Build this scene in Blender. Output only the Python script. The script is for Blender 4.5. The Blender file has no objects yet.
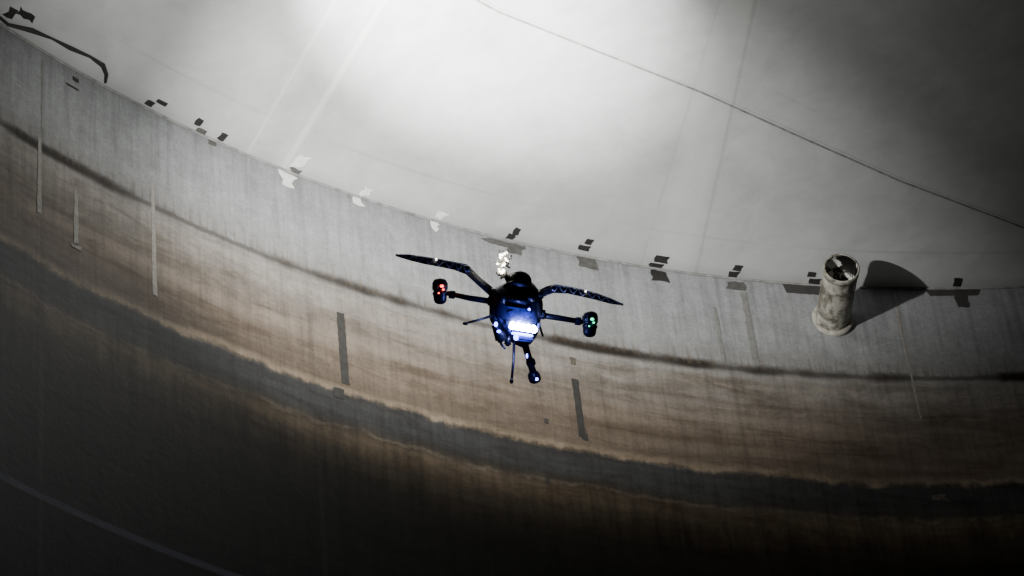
import bpy, bmesh, math, random
from mathutils import Vector, Matrix, Euler
random.seed(4)
Z0=1.6           # camera eye height above the tank floor
R=10.0           # tank radius
RIM=13.687+Z0    # height of the shell / roof junction
SL=0.08
col=bpy.context.scene.collection

# ------------------------------------------------------------ node helpers
class NT:
    def __init__(s,name):
        s.m=bpy.data.materials.new(name); s.m.use_nodes=True
        s.t=s.m.node_tree; s.b=s.t.nodes['Principled BSDF']
    def n(s,typ,**k):
        x=s.t.nodes.new(typ)
        for a,b in k.items(): setattr(x,a,b)
        return x
    def l(s,a,b): s.t.links.new(a,b)
    def put(s,sock,v):
        if hasattr(v,'links') or isinstance(v,bpy.types.NodeSocket): s.l(v,sock)
        else: sock.default_value=v
    def math(s,op,a,b=0.0,c=None,clamp=False):
        x=s.n('ShaderNodeMath',operation=op,use_clamp=clamp)
        s.put(x.inputs[0],a); s.put(x.inputs[1],b)
        if c is not None: s.put(x.inputs[2],c)
        return x.outputs[0]
    def noise(s,vec,scale,detail=6,rough=0.6,dist=0.0):
        x=s.n('ShaderNodeTexNoise'); s.l(vec,x.inputs['Vector'])
        x.inputs['Scale'].default_value=scale; x.inputs['Detail'].default_value=detail
        x.inputs['Roughness'].default_value=rough; x.inputs['Distortion'].default_value=dist
        return x.outputs['Fac']
    def mapping(s,vec,sc,loc=(0,0,0)):
        x=s.n('ShaderNodeMapping'); s.l(vec,x.inputs['Vector']); x.inputs['Scale'].default_value=sc
        x.inputs['Location'].default_value=loc
        return x.outputs[0]
    def ramp(s,fac,stops):
        x=s.n('ShaderNodeValToRGB'); s.l(fac,x.inputs[0]); cr=x.color_ramp
        while len(cr.elements)<len(stops): cr.elements.new(0.5)
        for e,(p,c) in zip(cr.elements,stops):
            e.position=p; e.color=(c[0],c[1],c[2],1) if hasattr(c,'__len__') else (c,c,c,1)
        return x.outputs[0]
    def mix(s,f,a,b,mode='MIX'):
        x=s.n('ShaderNodeMix',data_type='RGBA',blend_type=mode)
        s.put(x.inputs[0],f)
        for i,v in ((6,a),(7,b)):
            if isinstance(v,bpy.types.NodeSocket): s.l(v,x.inputs[i])
            else: x.inputs[i].default_value=(*v,1) if len(v)==3 else v
        return x.outputs[2]
    def sstep(s,x,a,b):
        m=s.n('ShaderNodeMapRange',interpolation_type='SMOOTHSTEP')
        s.put(m.inputs[0],x); m.inputs[1].default_value=a; m.inputs[2].default_value=b
        m.inputs[3].default_value=0; m.inputs[4].default_value=1
        return m.outputs[0]
def simple(name,c,rough=0.6,metal=0.0,var=0.25,scale=30,em=None,es=0):
    k=NT(name); tc=k.n('ShaderNodeTexCoord').outputs['Object']
    n=k.noise(tc,scale,4)
    a=tuple(x*(1-var) for x in c); b=tuple(min(1,x*(1+var)) for x in c)
    k.l(k.ramp(n,[(0.3,a),(0.7,b)]),k.b.inputs['Base Color'])
    k.b.inputs['Roughness'].default_value=rough; k.b.inputs['Metallic'].default_value=metal
    if em:
        k.b.inputs['Emission Color'].default_value=(*em,1); k.b.inputs['Emission Strength'].default_value=es
    return k.m

# ------------------------------------------------------------ wall material
def wall_mat():
    k=NT('stained_steel_shell')
    uv=k.n('ShaderNodeUVMap',uv_map='UVMap').outputs[0]
    sp=k.n('ShaderNodeSeparateXYZ'); k.l(uv,sp.inputs[0]); u,v=sp.outputs[0],sp.outputs[1]
    n1=k.noise(uv,1.3,8,0.62)                                 # broad blotches
    n2=k.noise(k.mapping(uv,(0.16,2.2,1)),3.0,6,0.6,0.5)     # long horizontal deposits
    n2b=k.noise(k.mapping(uv,(0.6,2.6,1),(3,7,0)),3.0,8,0.72,0.8)
    n3=k.noise(k.mapping(uv,(5,0.5,1)),2.0,6,0.6)             # drips
    n4=k.noise(k.mapping(uv,(14,0.5,1),(1,2,0)),2.0,4,0.6)    # fine drips
    nf=k.noise(uv,14,6,0.7); nm=k.noise(uv,4.5,8,0.65); ng=k.noise(uv,45,4,0.7)
    def wob(amp1,amp2,amp3):
        x=k.math('ADD',v,k.math('MULTIPLY',k.math('SUBTRACT',n1,0.5),amp1))
        x=k.math('ADD',x,k.math('MULTIPLY',k.math('SUBTRACT',nm,0.5),amp2))
        return k.math('ADD',x,k.math('MULTIPLY',k.math('SUBTRACT',nf,0.5),amp3))
    lv=wob(0.14,0.12,0.05)
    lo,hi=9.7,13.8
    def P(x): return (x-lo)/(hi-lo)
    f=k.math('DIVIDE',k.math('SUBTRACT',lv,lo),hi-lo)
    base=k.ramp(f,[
        (P(9.8),(0.007,0.0065,0.006)),(P(10.9),(0.008,0.007,0.005)),(P(11.2),(0.022,0.017,0.011)),  # near-black foot: loss of light down the wall put into the colour
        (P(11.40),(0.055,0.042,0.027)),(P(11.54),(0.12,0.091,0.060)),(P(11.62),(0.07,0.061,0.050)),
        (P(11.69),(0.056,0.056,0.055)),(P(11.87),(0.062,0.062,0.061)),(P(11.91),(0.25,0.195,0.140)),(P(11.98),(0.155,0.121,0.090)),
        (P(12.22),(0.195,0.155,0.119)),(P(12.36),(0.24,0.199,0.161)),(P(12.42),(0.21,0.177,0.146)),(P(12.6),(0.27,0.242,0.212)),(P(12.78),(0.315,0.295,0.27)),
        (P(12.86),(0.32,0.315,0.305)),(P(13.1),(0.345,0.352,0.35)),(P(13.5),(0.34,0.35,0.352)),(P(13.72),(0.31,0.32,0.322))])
    brown=k.math('SUBTRACT',1.0,k.sstep(v,12.7,12.9))
    st=k.ramp(n2,[(0.32,(0.60,0.56,0.51)),(0.5,(0.95,0.95,0.95)),(0.68,(1.15,1.14,1.14))])
    c=k.mix(k.math('MULTIPLY',brown,0.85),base,k.mix(1.0,base,st,'MULTIPLY'))
    st2=k.ramp(n2b,[(0.35,(0.62,0.58,0.53)),(0.5,1.0),(0.7,1.12)])
    c=k.mix(k.math('MULTIPLY',brown,0.75),c,k.mix(1.0,c,st2,'MULTIPLY'))
    for at,w,fac in ((12.70,0.012,0.3),(12.47,0.010,0.2),(11.925,0.02,0.45),(11.60,0.014,0.2)):
        dd=k.math('ABSOLUTE',k.math('SUBTRACT',wob(0.20,0.16,0.06),at))
        e=k.math('SUBTRACT',1.0,k.sstep(dd,w*0.4,w*2))
        e=k.math('MULTIPLY',e,k.sstep(nm,0.38,0.62))
        c=k.mix(k.math('MULTIPLY',e,fac),c,(0.38,0.30,0.22))
    dr=k.ramp(n3,[(0.35,0.5),(0.5,0.95),(0.7,1.25)])
    low=k.math('SUBTRACT',1.0,k.sstep(v,11.3,11.9))
    c=k.mix(k.math('ADD',k.math('MULTIPLY',low,0.6),0.20),c,k.mix(1.0,c,dr,'MULTIPLY'))
    c=k.mix(0.30,c,k.mix(1.0,c,k.ramp(n4,[(0.35,0.5),(0.5,1.0),(0.7,1.25)]),'MULTIPLY'))
    # dark tide line
    lvl=k.math('ADD',v,k.math('MULTIPLY',k.math('SUBTRACT',n1,0.5),0.07))
    lvl=k.math('ADD',lvl,k.math('MULTIPLY',k.math('SUBTRACT',nf,0.5),0.03))
    d=k.math('ABSOLUTE',k.math('SUBTRACT',lvl,12.84))
    gate=k.sstep(k.noise(k.mapping(uv,(1,0.05,1)),0.9,3),0.40,0.58)
    line=k.math('SUBTRACT',1.0,k.sstep(d,0.006,0.035))
    wide=k.math('MULTIPLY',k.math('SUBTRACT',1.0,k.sstep(d,0.02,0.07)),gate)
    c=k.mix(k.math('MULTIPLY',line,0.6),c,(0.03,0.022,0.015))
    c=k.mix(k.math('MULTIPLY',wide,0.9),c,(0.022,0.016,0.011))
    up=k.math('MULTIPLY',k.sstep(lvl,12.83,12.86),k.math('SUBTRACT',1.0,k.sstep(lvl,12.86,13.12)))
    c=k.mix(k.math('MULTIPLY',up,k.math('MULTIPLY',k.sstep(n4,0.4,0.65),0.55)),c,(0.12,0.09,0.06))
    c=k.mix(1.0,c,k.ramp(nf,[(0.3,0.86),(0.7,1.10)]),'MULTIPLY')
    c=k.mix(1.0,c,k.ramp(nm,[(0.3,0.82),(0.7,1.08)]),'MULTIPLY')
    c=k.mix(1.0,c,k.ramp(ng,[(0.3,0.84),(0.6,1.04)]),'MULTIPLY')
    def weld(at,w):
        return k.math('SUBTRACT',1.0,k.sstep(k.math('ABSOLUTE',k.math('SUBTRACT',v,at)),w*0.4,w))
    c=k.mix(k.math('MULTIPLY',weld(10.15,0.035),0.6),c,(0.08,0.08,0.11))
    for at in (-14.66,-12.52,-9.2,-6.9):
        m=k.math('SUBTRACT',1.0,k.sstep(k.math('ABSOLUTE',k.math('SUBTRACT',u,at)),0.006,0.03))
        c=k.mix(k.math('MULTIPLY',m,0.15),c,(0.05,0.045,0.04))
    k.l(c,k.b.inputs['Base Color']); k.b.inputs['Roughness'].default_value=0.52
    k.b.inputs['Specular IOR Level'].default_value=0.14
    bp=k.n('ShaderNodeBump'); bp.inputs['Strength'].default_value=0.3; bp.inputs['Distance'].default_value=0.01
    k.l(nf,bp.inputs['Height']); k.l(bp.outputs[0],k.b.inputs['Normal'])
    return k.m
def roof_mat():
    k=NT('dusty_roof_plate')
    o=k.n('ShaderNodeTexCoord').outputs['Object']
    sp=k.n('ShaderNodeSeparateXYZ'); k.l(o,sp.inputs[0]); x,y=sp.outputs[0],sp.outputs[1]
    n1=k.noise(o,0.9,6,0.6); nf=k.noise(o,7,6,0.7); nm=k.noise(o,2.4,8,0.7,0.5)
    c=k.ramp(n1,[(0.3,(0.51,0.520,0.514)),(0.7,(0.62,0.632,0.628))])
    c=k.mix(1.0,c,k.ramp(nf,[(0.3,0.94),(0.7,1.04)]),'MULTIPLY')
    c=k.mix(1.0,c,k.ramp(nm,[(0.3,0.87),(0.6,1.03)]),'MULTIPLY')
    for (x0,y0,x1,y1,w,colr,fac) in [
        (-8.06,2.27,-9.27,2.86,0.025,(0.88,0.88,0.86),0.32),
        (-8.20,2.15,-9.42,2.76,0.07,(0.3,0.3,0.29),0.15),
        (-8.29,2.04,-9.58,2.69,0.014,(0.88,0.88,0.86),0.28),
        (-6.33,3.92,-7.98,5.58,0.15,(0.80,0.80,0.78),0.32),
        (-6.24,4.00,-7.91,5.79,0.014,(0.18,0.18,0.17),0.20),
        (-6.42,3.83,-8.06,5.36,0.010,(0.18,0.18,0.17),0.12)]:
        dx,dy=x1-x0,y1-y0; L=math.hypot(dx,dy); nx,ny=-dy/L,dx/L; cc=nx*x0+ny*y0
        dd=k.math('ABSOLUTE',k.math('SUBTRACT',k.math('ADD',k.math('MULTIPLY',x,nx),k.math('MULTIPLY',y,ny)),cc))
        dd=k.math('ADD',dd,k.math('MULTIPLY',k.math('SUBTRACT',nf,0.5),0.03))
        m=k.math('SUBTRACT',1.0,k.sstep(dd,w*0.4,w*1.3))
        c=k.mix(k.math('MULTIPLY',m,fac),c,colr)
    rr=k.math('SQRT',k.math('ADD',k.math('MULTIPLY',x,x),k.math('MULTIPLY',y,y)))
    c=k.mix(k.math('MULTIPLY',k.sstep(rr,9.85,10.0),k.math('MULTIPLY',nm,0.5)),c,(0.2,0.19,0.175))
    m=k.math('SUBTRACT',1.0,k.sstep(k.math('ABSOLUTE',k.math('SUBTRACT',rr,9.62)),0.004,0.018))
    c=k.mix(k.math('MULTIPLY',m,k.math('MULTIPLY',k.sstep(n1,.4,.6),0.18)),c,(0.2,0.2,0.19))
    k.l(c,k.b.inputs['Base Color']); k.b.inputs['Roughness'].default_value=0.38
    k.b.inputs['Specular IOR Level'].default_value=0.5
    bp=k.n('ShaderNodeBump'); bp.inputs['Strength'].default_value=0.10; bp.inputs['Distance'].default_value=0.02
    k.l(nf,bp.inputs['Height']); k.l(bp.outputs[0],k.b.inputs['Normal'])
    return k.m

# ------------------------------------------------------------ mesh helpers
def obj(name,verts,faces,mats,parent=None,smooth=False,mi=None):
    me=bpy.data.meshes.new(name); me.from_pydata([tuple(v) for v in verts],[],faces)
    for m in (mats if isinstance(mats,list) else [mats]): me.materials.append(m)
    if mi: me.polygons.foreach_set('material_index',mi)
    if smooth: me.polygons.foreach_set('use_smooth',[True]*len(me.polygons))
    me.update(); ob=bpy.data.objects.new(name,me); col.objects.link(ob)
    if parent: ob.parent=parent
    return ob
def wpt(u,v,off=0.0):
    a=u/10; r=R-off
    return Vector((r*math.sin(a),r*math.cos(a),v+Z0))
def rz(r): return RIM+SL*(R-r)
def rpt(x,y,off=0.0):
    return Vector((x,y,rz(math.hypot(x,y))-off))
def rpt_u(u,rho,off=0.0):
    a=u/10; r=R-rho
    return rpt(r*math.sin(a),r*math.cos(a),off)
def tube(pts,rads,seg=12,cap=True,flat=1.0,up=None):
    pts=[Vector(p) for p in pts]; V=[];F=[]
    up=Vector(up) if up else Vector((0.13,0.2,1)).normalized()
    for i,p in enumerate(pts):
        t=(pts[min(i+1,len(pts)-1)]-pts[max(i-1,0)]).normalized()
        a=t.cross(up).normalized(); b=a.cross(t).normalized()
        for j in range(seg):
            w=2*math.pi*j/seg
            V.append(p+a*math.cos(w)*rads[i]+b*math.sin(w)*rads[i]*flat)
    for i in range(len(pts)-1):
        for j in range(seg):
            F.append((i*seg+j,i*seg+(j+1)%seg,(i+1)*seg+(j+1)%seg,(i+1)*seg+j))
    if cap:
        F.append(tuple(reversed(range(seg)))); F.append(tuple((len(pts)-1)*seg+j for j in range(seg)))
    return V,F
def lathe(prof,seg=32):
    V=[];F=[]
    for (r,z) in prof:
        for j in range(seg):
            w=2*math.pi*j/seg; V.append(Vector((r*math.cos(w),r*math.sin(w),z)))
    for i in range(len(prof)-1):
        for j in range(seg):
            F.append((i*seg+j,i*seg+(j+1)%seg,(i+1)*seg+(j+1)%seg,(i+1)*seg+j))
    return V,F
def merge(parts):
    V=[];F=[];M=[]
    for p in parts:
        v,f=p[0],p[1]; m=p[2] if len(p)>2 else 0
        o=len(V); V+=v; F+=[tuple(i+o for i in q) for q in f]; M+=[m]*len(f)
    return V,F,M
def xf(vf,M): return [M@v for v in vf[0]],vf[1]

# ------------------------------------------------------------ tank shell
WM=wall_mat(); RM=roof_mat()
N=512
def shell():
    lev=[-Z0,4,8,10,11,12,13,RIM-Z0]; V=[];F=[]
    for h in lev:
        for j in range(N):
            a=-math.pi+2*math.pi*j/N
            V.append((R*math.sin(a),R*math.cos(a),h+Z0))
    for i in range(len(lev)-1):
        for j in range(N):
            F.append((i*N+j,(i+1)*N+j,(i+1)*N+(j+1)%N,i*N+(j+1)%N))
    ob=obj('wall_tank_shell',V,F,WM,smooth=True); me=ob.data
    uvl=me.uv_layers.new(name='UVMap')
    for p in me.polygons:
        for li in p.loop_indices:
            vi=me.loops[li].vertex_index; j=vi%N; h=lev[vi//N]
            uu=(-math.pi+2*math.pi*j/N)*10
            if j==0 and any(me.loops[k].vertex_index%N==N-1 for k in p.loop_indices): uu=math.pi*10
            uvl.data[li].uv=(uu,h)
shell()
def roof():
    rs=[0.02]+[i*0.5 for i in range(1,20)]+[9.8,R]; V=[];F=[]
    for r in rs:
        for j in range(N):
            a=2*math.pi*j/N; V.append((r*math.sin(a),r*math.cos(a),rz(r)))
    for i in range(len(rs)-1):
        for j in range(N): F.append((i*N+j,i*N+(j+1)%N,(i+1)*N+(j+1)%N,(i+1)*N+j))
    F.append(tuple(range(N)))
    obj('ceiling',V,F,RM,smooth=True)
roof()
FM=simple('floor_sludge_steel',(0.03,0.027,0.024),0.7,0,0.4,1.5)
V=[(R*math.sin(2*math.pi*j/256),R*math.cos(2*math.pi*j/256),0) for j in range(256)]
obj('floor',V,[tuple(range(256))],FM)

# roof weld seams
SM=simple('weld_bead_steel',(0.30,0.295,0.28),0.5,0.0,0.4,20)
seam=[(-7.95,1.3),(-7.69,2.39),(-7.57,2.89),(-7.29,3.65),(-6.99,4.44),(-6.71,5.29),(-6.41,6.16),(-5.97,7.22),(-5.3,8.2)]
def dens(pts,n=8):
    o=[]
    for a,b in zip(pts[:-1],pts[1:]):
        for i in range(n): o.append((a[0]+(b[0]-a[0])*i/n,a[1]+(b[1]-a[1])*i/n))
    o.append(pts[-1]); return o
sd=dens(seam)
p1=tube([rpt(x,y,0.003) for x,y in sd],[0.007]*len(sd),8)
p2=tube([rpt(x+.03,y+.010,0.004) for x,y in sd],[0.007]*len(sd),8)
V=[];F=[]
for i,(x,y) in enumerate(sd):      # lapped plate edge beside the bead
    V+= [rpt(x+0.010,y+.003,0.001),rpt(x+0.012,y+.004,0.005),rpt(x+0.30,y+0.11,0.0015)]
for i in range(len(sd)-1):
    a=i*3;b=a+3; F+=[(a,a+1,b+1,b),(a+1,a+2,b+2,b+1)]
V2,F2,M2=merge([(*p1,0),(*p2,1),(V,F,1)])
obj('trim_roof_weld_seam',V2,F2,[SM,RM],smooth=False,mi=M2)
rv=[rpt_u(u/10,0.006,0.006) for u in range(-200,-30)]
V2,F2=tube(rv,[0.009]*len(rv),8)
obj('trim_rim_weld',V2,F2,simple('rim_weld_grey',(0.28,0.28,0.27),0.6,0,0.35,14),smooth=True)

# ------------------------------------------------------------ patches
DK=simple('dark_primer',(0.025,0.023,0.021),0.7,0,0.4,40)
LT=simple('bright_bare_metal',(0.9,0.88,0.8),0.35,0.0,0.2,30)
GD=simple('grey_grime',(0.10,0.096,0.088),0.7,0,0.3,30)
GW=simple('faint_wet_run',(0.22,0.215,0.20),0.6,0,0.2,30)
GL=simple('pale_runoff',(0.30,0.28,0.25),0.7,0,0.25,30)
BR=simple('brown_runoff',(0.10,0.085,0.065),0.7,0,0.3,30)
def patch(u,v,w,h,mi=0,on='wall',jit=0.12,off=0.004,shear=0,taper=0):
    nx=max(2,int(w/0.03)); ny=max(2,int(h/0.03)); V=[];F=[]
    le=[random.uniform(-1,1)*w*jit for _ in range(ny+1)]; ri=[random.uniform(-1,1)*w*jit for _ in range(ny+1)]
    bo=[random.uniform(-1,1)*min(h,.1)*jit*0.7 for _ in range(nx+1)]; to=[random.uniform(-1,1)*min(h,.1)*jit*0.7 for _ in range(nx+1)]
    for o_ in (off,0.0):
        for j in range(ny+1):
            for i in range(nx+1):
                s=i/nx;t=j/ny
                ww=w*(1-taper*(1-t))
                x=u-ww/2+ww*s+le[j]*(1-s)+ri[j]*s+shear*(t-.5)*h
                y=v-h/2+h*t+bo[i]*(1-t)+to[i]*t
                V.append(wpt(x,y,o_) if on=='wall' else rpt_u(x,y,o_))
    K=(nx+1)*(ny+1)
    for j in range(ny):
        for i in range(nx):
            a=j*(nx+1)+i; F.append((a,a+1,a+nx+2,a+nx+1))
    ring=[i for i in range(nx+1)]+[j*(nx+1)+nx for j in range(1,ny+1)]+[ny*(nx+1)+i for i in range(nx-1,-1,-1)]+[j*(nx+1) for j in range(ny-1,0,-1)]
    for a,b in zip(ring,ring[1:]+ring[:1]): F.append((a,b,b+K,a+K))
    return V,F,mi
T=13.687
clips=[]
clips+=[patch(-13.80,0.05,.06,.05,0,'roof'),patch(-13.74,0.10,.07,.03,0,'roof')]
clips+=[patch(-13.42,0.09,.05,.06,0,'roof'),patch(-13.36,0.03,.08,.04,2,'roof')]
clips+=[patch(-13.20,0.06,.05,.07,0,'roof'),patch(-13.25,T-.03,.06,.04,2)]
clips+=[patch(-12.60,0.12,.06,.10,1,'roof',.3),patch(-12.63,T-.07,.11,.11,1,'wall',.3),patch(-12.57,0.03,.10,.04,2,'roof',.25)]
clips+=[patch(-12.02,0.07,.08,.09,1,'roof',.3),patch(-12.05,T-.05,.07,.07,1,'wall',.3)]
clips+=[patch(-11.42,0.06,.08,.06,1,'roof',.3),patch(-11.44,T-.05,.06,.08,1,'wall',.3)]
clips+=[patch(-10.82,0.10,.05,.07,0,'roof'),patch(-10.88,T-.05,.30,.05,2),patch(-10.80,T-.09,.10,.06,2),patch(-10.84,0.04,.06,.05,0,'roof')]
clips+=[patch(-10.26,0.15,.05,.05,0,'roof'),patch(-10.27,0.08,.08,.05,0,'roof'),patch(-10.22,T-.05,.15,.11,2)]
clips+=[patch(-9.66,0.10,.10,.06,0,'roof'),patch(-9.68,0.03,.10,.04,0,'roof'),patch(-9.65,T-.07,.13,.10,0)]
clips+=[patch(-9.06,0.11,.06,.05,0,'roof'),patch(-9.07,0.04,.07,.06,0,'roof'),patch(-9.05,T-.07,.14,.07,2)]
clips+=[patch(-8.48,0.11,.06,.05,0,'roof'),patch(-8.52,T-.05,.29,.085,3,'wall',.05),patch(-8.44,0.04,.09,.05,0,'roof')]
clips+=[patch(-7.35,T-.03,.38,.08,3,'wall',.05),patch(-7.30,T-.09,.10,.18,3,'wall',.08),patch(-7.33,0.07,.06,.08,0,'roof')]
V,F,M=merge(clips)
obj('trim_rim_clips',V,F,[DK,LT,GD,simple('dark_grey_paint',(0.05,0.048,0.045),0.7,0,0.2,20)],mi=M)

marks=[patch(-12.27,12.27,.06,.60,0,'wall',.05),patch(-12.33,11.87,.085,.085,0,'wall',.08),
 patch(-10.44,12.68,.045,.06,2),patch(-10.445,12.27,.05,.50,0,'wall',.06),patch(-10.43,12.03,.05,.06,0),
 patch(-9.25,13.13,.03,.52,4,'wall',.12),patch(-9.0,13.22,.05,.68,4,'wall',.10),
 patch(-7.82,13.0,.02,1.05,3,'wall',.15,taper=.4),
 patch(-14.69,12.6,.025,.62,3,'wall',.15,taper=-.6),patch(-14.67,13.3,.02,.6,4,'wall',.2),patch(-14.39,12.42,.025,.44,3,'wall',.15,taper=-.6),
 patch(-14.38,12.17,.09,.03,3,'wall',.2),patch(-13.76,12.58,.022,.98,3,'wall',.15,taper=-.8),
 patch(-10.71,12.10,.03,.04,0),patch(-10.76,11.59,.03,.04,0),patch(-14.39,13.60,.05,.03,0),patch(-14.42,13.52,.10,.015,0),
 patch(-7.81,11.78,.11,.05,2,'wall',.2),patch(-9.9,11.62,.02,.03,0)]
V,F,M=merge(marks)
obj('wall_repair_marks',V,F,[simple('dark_seal_strip',(0.035,0.032,0.028),0.7,0,0.3,25),GD,BR,GL,GW],mi=M)

hp=[(-15.15,.06),(-15.0,.04),(-14.85,.10),(-14.7,.13),(-14.55,.14),(-14.4,.16),(-14.28,.15),(-14.21,.10),(-14.17,.04)]
hv=[rpt_u(a,b,.012) for a,b in hp]
V1=tube(hv,[.010,.012,.018,.008,.016,.010,.018,.014,.010],10)
bl=[patch(-14.95,.17,.12,.05,0,'roof',.3),patch(-15.05,.12,.06,.08,0,'roof',.3)]
V,F,M=merge([V1]+bl)
obj('rim_hose',V,F,DK)

# ------------------------------------------------------------ pipe stub
def pipe_out():
    k=NT('pipe_chalky_rusty_steel'); o=k.n('ShaderNodeTexCoord').outputs['Object']
    n=k.noise(o,7,8,0.7,0.8); n2=k.noise(o,30,5,0.7)
    c=k.ramp(n,[(0.36,(0.09,0.07,0.045)),(0.47,(0.28,0.26,0.21)),(0.56,(0.58,0.56,0.49))])
    c=k.mix(1.0,c,k.ramp(n2,[(0.35,0.7),(0.65,1.1)]),'MULTIPLY')
    k.l(c,k.b.inputs['Base Color']); k.b.inputs['Roughness'].default_value=0.5
    return k.m
PM=pipe_out()
def pipe_in():
    k=NT('pipe_inside_mottled'); o=k.n('ShaderNodeTexCoord').outputs['Object']
    n=k.noise(o,8,5,0.6,0.8)
    k.l(k.ramp(n,[(0.47,(0.006,0.005,0.004)),(0.51,(0.05,0.045,0.035)),(0.56,(0.8,0.78,0.70))]),k.b.inputs['Base Color'])  # near black broken by pale noise blotches
    k.b.inputs['Roughness'].default_value=0.5
    return k.m
PI=pipe_in()
a=-0.834; inward=Vector((-math.sin(a),-math.cos(a),0)); base=wpt(-8.34,13.36)
lean=Vector((math.cos(a),-math.sin(a),0))
axis=(inward-lean*0.18+Vector((0,0,-0.03))).normalized()
q=axis.to_track_quat('Z','Y').to_matrix().to_4x4(); PMx=Matrix.Translation(base)@q
ro=.126; ri=.118
out=lathe([(ro,-.024)]+[(ro,.05+.1*i) for i in range(6)]+[(ro,.63),(ro-.003,.633),(ri+.002,.633),(ri,.63)],64)
inn=lathe([(ri,.63),(ri,.42),(0.001,.42)],64)
fl=lathe([(ro,-.024),(ro+.024,-.024),(ro+.030,.010),(ro+.026,.026),(ro+.012,.034),(ro,.036)],64)
ring=lathe([(ro,.58),(ro+.005,.582),(ro+.005,.63),(ro,.633)],64)
V,F,M=merge([(*xf(out,PMx),0),(*xf(inn,PMx),1),(*xf(fl,PMx),2),(*xf(ring,PMx),0)])
obj('pipe_stub',V,F,[PM,PI,simple('pipe_weld_collar',(0.45,0.42,0.36),0.6,0,0.5,12)],smooth=True,mi=M)

# ------------------------------------------------------------ drone
PX=16/3000
Rt=Vector((0.80174,0.59052,-0.0922)); Ut=Vector((0.42892,-0.46106,0.77682)); Fw=Vector((-0.41622,0.66235,0.62294))
drone=bpy.data.objects.new('inspection_drone',None); col.objects.link(drone)
Mx=Matrix((Rt,Ut,-Fw)).transposed().to_4x4(); Mx.translation=Vector((-6.681,1.231,9.903+Z0))
drone.matrix_world=Mx
def D(x,y,z=0): return Vector(((x-515)*PX,(303-y)*PX,z*PX))
BK=simple('carbon_black',(0.010,0.011,0.016),0.35,0.0,0.4,60)
BD=simple('navy_shell',(0.014,0.016,0.045),0.35,0.1,0.3,25)
BG=simple('dark_grey_plastic',(0.05,0.05,0.055),0.5,0,0.3,40)
RB_=simple('carbon_rib_edges',(0.18,0.18,0.19),0.4,0,0.3,40)
SI=simple('aluminium_parts',(0.65,0.64,0.58),0.3,0.5,0.3,40)
BL=simple('blue_led',(0.3,0.4,1),0.3,0,0.1,20,(0.52,0.60,1.0),80)
BL2=simple('blue_glow_lens',(0.1,0.12,0.8),0.3,0,0.1,20,(0.14,0.16,1.0),16)
RD=simple('red_led',(1,0.1,0.05),0.3,0,0.1,20,(1,0.05,0.03),9)
GN=simple('green_led',(0.1,1,0.5),0.3,0,0.1,20,(0.05,1,0.45),3.5)
WL=simple('work_light_and_glint',(1,1,0.9),0.3,0,0.1,20,(1,0.95,0.80),12)  # serves the mast lamp and the imitated glints on the arms
VD=Vector((0.092,0.777,-0.623))
def ell(c,sx,sy,sz,e=1.0,seg=28,rg=18):
    V=[];F=[]
    def sg(w,p): return math.copysign(abs(w)**p,w)
    for i in range(rg+1):
        th=math.pi*i/rg-math.pi/2
        for j in range(seg):
            ph=2*math.pi*j/seg
            V.append(c+Vector((sx*sg(math.cos(th),e)*sg(math.cos(ph),e),sy*sg(math.sin(th),e),sz*sg(math.cos(th),e)*sg(math.sin(ph),e)))*PX)
    for i in range(rg):
        for j in range(seg): F.append((i*seg+j,(i+1)*seg+j,(i+1)*seg+(j+1)%seg,i*seg+(j+1)%seg))
    return V,F
def box(c,sx,sy,sz,rot=None,bev=0.0):
    bm=bmesh.new(); bmesh.ops.create_cube(bm,size=1)
    for v in bm.verts: v.co=Vector((v.co.x*sx*PX,v.co.y*sy*PX,v.co.z*sz*PX))
    if bev: bmesh.ops.bevel(bm,geom=bm.edges[:],offset=bev*PX,segments=2,affect='EDGES')
    M=(rot or Matrix.Identity(3))
    bm.verts.index_update()
    V=[M@v.co+c for v in bm.verts]; F=[tuple(v.index for v in f.verts) for f in bm.faces]; bm.free()
    return V,F
def lathe_at(prof,c,axis,seg=24):
    m=Matrix.Translation(c)@Vector(axis).to_track_quat('Z','Y').to_matrix().to_4x4()
    return xf(lathe([(r*PX,z*PX) for r,z in prof],seg),m)
def body():
    V=[];F=[];seg=32
    prof=[(279,518,2,2),(280,518,11,10),(284,517,17,16),(290,516,23,21),(298,515,25,24),(306,515,25.5,25),
          (314,516,25,25),(322,518,22.5,23),(330,520,19,20),(337,521,15,15),(342,522,10,10),(345,523,2,2)]
    for (y,cx,rx,rz_) in prof:
        for j in range(seg):
            w=2*math.pi*j/seg; c,s=math.cos(w),math.sin(w)
            e=0.75
            V.append(D(cx+rx*math.copysign(abs(c)**e,c),y+s*3,rz_*math.copysign(abs(s)**e,s)))
    for i in range(len(prof)-1):
        for j in range(seg): F.append((i*seg+j,i*seg+(j+1)%seg,(i+1)*seg+(j+1)%seg,(i+1)*seg+j))
    F.append(tuple(range(seg))); F.append(tuple((len(prof)-1)*seg+j for j in reversed(range(seg))))
    return V,F
V,F=body(); obj('body_shell',V,F,BD,drone,True)
Rz=lambda a:Matrix.Rotation(a,3,'Z')
parts=[]
parts.append(lathe_at([(0.1,-6),(8,-6),(10,-3),(12.5,0),(12.5,4),(11,7),(7,9),(0.1,9.5)],D(519,283,8),VD))
parts.append(lathe_at([(0.1,-4),(14,-4),(15,-2),(14,0),(0.1,0)],D(517,289,8),VD))
parts.append(ell(D(497,310,4),8,15,14,.7)); parts.append(ell(D(536,308,4),7,13,13,.7))
parts.append(box(D(499,332,12),11,20,14,Rz(.25),2))
parts.append(box(D(508,340,10),7,12,10,Rz(-.1),1.5))
parts.append(box(D(517,300,24),20,6,5,Rz(-.2),1))
parts.append(box(D(503,298,22),7,11,5,Rz(.2),1))
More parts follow.
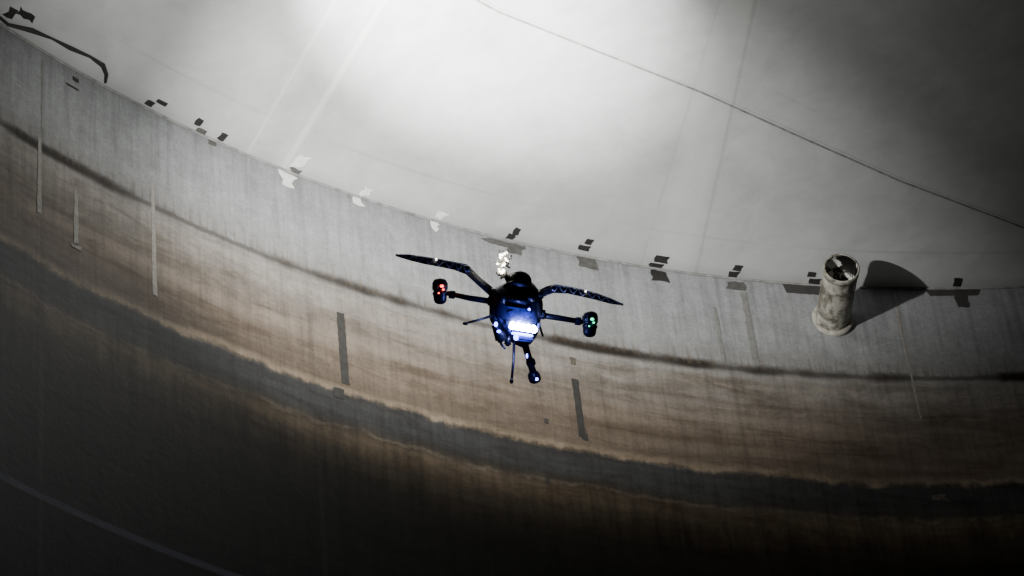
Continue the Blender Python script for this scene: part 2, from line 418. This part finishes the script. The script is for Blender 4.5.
parts.append(box(D(531,298,22),8,6,5,Rz(-.4),1))
V,F,M=merge(parts); obj('equipment_bays',V,F,BK,drone,True)
parts=[box(D(527,313,24),11,8,6,Rz(-.35),2.5),box(D(511,313,24),9,8,5,Rz(.2),2),box(D(524,338,20),18,6,6,Rz(-.12),2.2),
       box(D(519,308,26),24,2,4,Rz(-.15),.8),box(D(508,326,23),3,12,6,Rz(.3),1),box(D(538,327,19),3,10,6,Rz(-.3),1)]
for i in range(4): parts.append(box(D(521+i*4,313+i*.4,28.5),1.0,6,1.5,Rz(-.15)))
V,F,M=merge(parts); obj('nose_housing',V,F,simple('nose_blue_grey',(0.04,0.045,0.12),0.35,.2,.5,30),drone,False)
V,F,M=merge([(*box(D(523,327.5,25),28,6.0,4,Rz(-.16),1.2),0)]+
            [(*ell(D(512.5+i*5.2,325+i*.9,28),2.9,4.1,2.2),0) for i in range(5)])
obj('led_bar',V,F,BL,drone,True)
V,F,M=merge([box(D(522,334,25),22,2.4,3,Rz(-.14),.8),
  ell(D(496,324,22),1.8,2.4,1.5),ell(D(499,331,21),2.0,1.4,1.5),ell(D(516,337,22),2.5,3,2),ell(D(519,321,28),2,1.2,1.2),ell(D(529,309,29),1.2,1.2,1)])
obj('blue_lenses',V,F,BL2,drone,True)
parts=[tube([D(496,302,8),D(470,298,4),D(447,293,0)],[3.4*PX,3.0*PX,2.6*PX],12),
       tube([D(536,314,8),D(560,318,4),D(583,322,0)],[3.4*PX,3.0*PX,2.6*PX],12),
       lathe_at([(4.6,-5),(5,-4),(5,4),(4.6,5)],D(493,301,8),(1,-.1,.1)),
       lathe_at([(4.6,-5),(5,-4),(5,4),(4.6,5)],D(540,314,8),(1,-.1,.1)),
       lathe_at([(3.9,-3),(4.2,-2),(4.2,2),(3.9,3)],D(452,294.5,0),(1,-.1,.1)),
       lathe_at([(3.9,-3),(4.2,-2),(4.2,2),(3.9,3)],D(578,321,0),(1,-.1,.1))]
V,F,M=merge(parts); obj('side_arms',V,F,BK,drone,True)
pod=[(0.1,-13),(3,-13),(5.5,-11.5),(6.5,-9),(6.9,-4),(7.6,-3.5),(7.6,-1.5),(6.8,-1),(6.8,1),(7.6,1.5),(7.9,4),(7.6,8),(6.4,11),(4,12.6),(0.1,13)]
for nm,c,led in (('motor_pod_1',(440,291,0),RD),('motor_pod_2',(590,324,0),GN)):
    ax=Vector((-.02,1,-.15)) if nm[-1]=='1' else Vector((.06,1,-.15))
    P=[(*lathe_at(pod,D(*c),ax),0)]
    for i in range(10):
        w=2*math.pi*i/10
        P.append((*box(D(c[0]+7.2*math.cos(w),c[1]-5,c[2]+7.2*math.sin(w)),1.3,7,1.3),2))
    for dx,dy,s in ((2,-5,1.9),(3.5,-1.5,1.2),(-1,2,1.0)):
        P.append((*ell(D(c[0]+dx,c[1]+dy,c[2]+7.5),s,s*.7,1.2,1,12,8),1))
    V,F,M=merge(P); obj(nm,V,F,[BK,led,BG],drone,True,mi=M)
def blade(pts,w,th):
    V=[];F=[]
    pts=[D(*p) for p in pts]; n=len(pts)
    for i,p in enumerate(pts):
        t=(pts[min(i+1,n-1)]-pts[max(i-1,0)]).normalized()
        side=t.cross(Vector((0,0.62,0.78))).normalized()
        a=w[i]*PX; b=th[i]*PX
        for (s,q_) in ((1,.25),(.6,1),(-.6,1),(-1,.25),(-1,-.25),(-.6,-1),(.6,-1),(1,-.25)):
            V.append(p+side*s*a*1.3+Vector((0,1,0))*q_*b)
    for i in range(n-1):
        for j in range(8): F.append((i*8+j,i*8+(j+1)%8,(i+1)*8+(j+1)%8,(i+1)*8+j))
    F.append(tuple(range(8))); F.append(tuple(reversed(range((n-1)*8,n*8))))
    return V,F
LB=[(494,294,6),(480,282,14),(467,269.5,22),(455,266,26),(440,263,30),(425,260.5,33),(410,257.5,36),(397,255.5,38)]
wl=[3.2,3.0,3.8,3.4,3.2,3.0,2.4,0.8]; tl=[3.2,2.8,2.8,2.0,2.0,1.9,1.5,0.5]
RB=[(538,295,6),(546,291,12),(554,288.5,16),(568,290,20),(582,293,24),(596,296.5,27),(610,301,30),(622,304.5,32)]
wr=[3.0,3.0,3.4,3.0,3.0,2.8,2.2,0.7]; tr=[3.0,3.0,2.4,1.8,1.8,1.7,1.4,0.4]
riv=[]
for nm,P,w,t in (('upper_arm_1',LB,wl,tl),('upper_arm_2',RB,wr,tr)):
    V,F=blade(P,w,t); obj(nm,V,F,BK,drone,False)
    for i in range(2,7):
        for q_ in range(3):
            f0,f1=q_/3,(q_+1)/3
            def at(f_,s):
                x=P[i][0]*(1-f_)+P[i+1][0]*f_; y=P[i][1]*(1-f_)+P[i+1][1]*f_; z=P[i][2]*(1-f_)+P[i+1][2]*f_
                wd=w[i]*(1-f_)+w[i+1]*f_
                return D(x,y+s*wd*.95,z+wd*1.2)
            s=1 if (q_+i)%2 else -1
            riv.append(tube([at(f0,-s),at(f1,s)],[.45*PX]*2,6))
            riv.append(tube([at(f0,-1),at(f1,-1)],[.4*PX]*2,6))
V,F,M=merge(riv); obj('arm_lattice_ribs',V,F,RB_,drone,True)
V,F,M=merge([ell(D(467,269.5,22),4.6,4.2,4.6),ell(D(554,288.5,16),4,3.8,4),ell(D(493,293,8),5,5,5),ell(D(540,295,8),4.5,4.5,5)])
obj('arm_joints',V,F,BK,drone,True)
V,F,M=merge([ell(D(437,259.5,33),1.2,1.0,1.2,1,10,8),ell(D(585,291,27),1.1,.9,1.1,1,10,8)])  # glowing beads imitate highlights on the arms, no lamps here
obj('arm_glint_beads',V,F,WL,drone,True)
parts=[tube([D(523,338,-4),D(528,355,-20),D(533,372,-36)],[3.8*PX,3.4*PX,3.6*PX],12),
       lathe_at([(0.1,-6),(4,-6),(6,-4),(6.4,0),(5.8,4),(4,6),(0.1,7)],D(534.5,378,-38),(-.3,.9,-.3)),
       lathe_at([(4.2,-3),(4.8,-2),(4.8,2),(4.2,3)],D(531,363,-28),(-.25,.95,.8))]
V,F,M=merge(parts); obj('tail_arm',V,F,BD,drone,True)
V,F,M=merge([ell(D(537,380,-32),1.6,1.6,1.6),ell(D(527,356,-15),.9,2.5,.9)])
obj('tail_led',V,F,BL2,drone,True)
parts=[tube([D(514,340,10),D(513.5,360,22),D(511.5,380,36)],[1.5*PX,1.3*PX,1.3*PX],8),ell(D(511.5,380,36),2,2.6,2),
       tube([D(494,315,14),D(480,319,24),D(466,323,34)],[1.6*PX,1.3*PX,1.2*PX],8),ell(D(466,323,34),3,1.8,2),
       tube([D(499,338,10),D(502,345,14),D(505,348,18)],[1.8*PX,1.4*PX,1.2*PX],8),
       tube([D(537,318,-6),D(541,330,-14),D(543,336,-20)],[1.4*PX,1.2*PX,1.2*PX],8)]
V,F,M=merge(parts); obj('landing_legs',V,F,BK,drone,True)
parts=[(*tube([D(511,286,6),D(507,278,8),D(503,270,8)],[3.2*PX,2.6*PX,2.6*PX],10),0),(*box(D(502,265,5),6,22,4,Rz(-.1),1),0)]
rr=random.Random(11)
for i in range(22):
    t=i/21; y=251+t*27; x=502+rr.uniform(-1,1)*(9-6*t*t)
    rot=Euler((rr.uniform(-.6,.6),rr.uniform(-.6,.6),rr.uniform(-1.2,1.2))).to_matrix()
    parts.append((*box(D(x,y,9+rr.uniform(-3,3)),rr.uniform(2,6),rr.uniform(1,2.4),rr.uniform(1.5,4),rot,.3),1 if rr.random()<.55 else 0))
V,F,M=merge(parts); obj('work_light_mast',V,F,[SI,WL],drone,False,mi=M)

# ------------------------------------------------------------ lights
def light(name,typ,loc,e,c=(1,1,1),tgt=None,ang=60,blend=1.0,size=0.05):
    ld=bpy.data.lights.new(name,typ); ld.energy=e; ld.color=c; ld.shadow_soft_size=size
    if typ=='SPOT': ld.spot_size=math.radians(ang); ld.spot_blend=blend
    ob=bpy.data.objects.new(name,ld); col.objects.link(ob); ob.location=loc
    if tgt is not None: ob.rotation_euler=(Vector(tgt)-Vector(loc)).to_track_quat('-Z','Y').to_euler()
    return ob
L0=Vector((-7.6,-0.8,10.3+Z0))
light('flood_light','SPOT',L0,750,(1,0.995,0.965),(-7.9,2.2,14.2+Z0),80,1.0,0.06)
light('work_spot_light','SPOT',L0+Vector((0,0,.06)),2900,(1,0.995,0.97),(-8.6,3.7,13.35+Z0),50,1.0,0.05)
light('narrow_spot_light','SPOT',L0+Vector((0,0,.1)),11000,(1,1,0.985),(-7.65,2.7,13.9+Z0),29,1.0,0.04)
light('drone_blue_led_light','POINT',Mx@D(522,328,42),6,(0.16,0.2,1.0),size=0.03)

# ------------------------------------------------------------ world, camera
w=bpy.data.worlds.new('dark_tank'); bpy.context.scene.world=w; w.use_nodes=True
w.node_tree.nodes['Background'].inputs[0].default_value=(0,0,0,1)
cd=bpy.data.cameras.new('camera'); cam=bpy.data.objects.new('camera',cd); col.objects.link(cam)
cd.lens=3000*36/1024; cd.sensor_width=36; cd.clip_end=200
CM=Matrix((Rt.normalized(),Ut.normalized(),-Fw.normalized())).transposed().to_4x4(); CM.translation=Vector((0,-9.4132,Z0))
cam.matrix_world=CM
bpy.context.scene.camera=cam
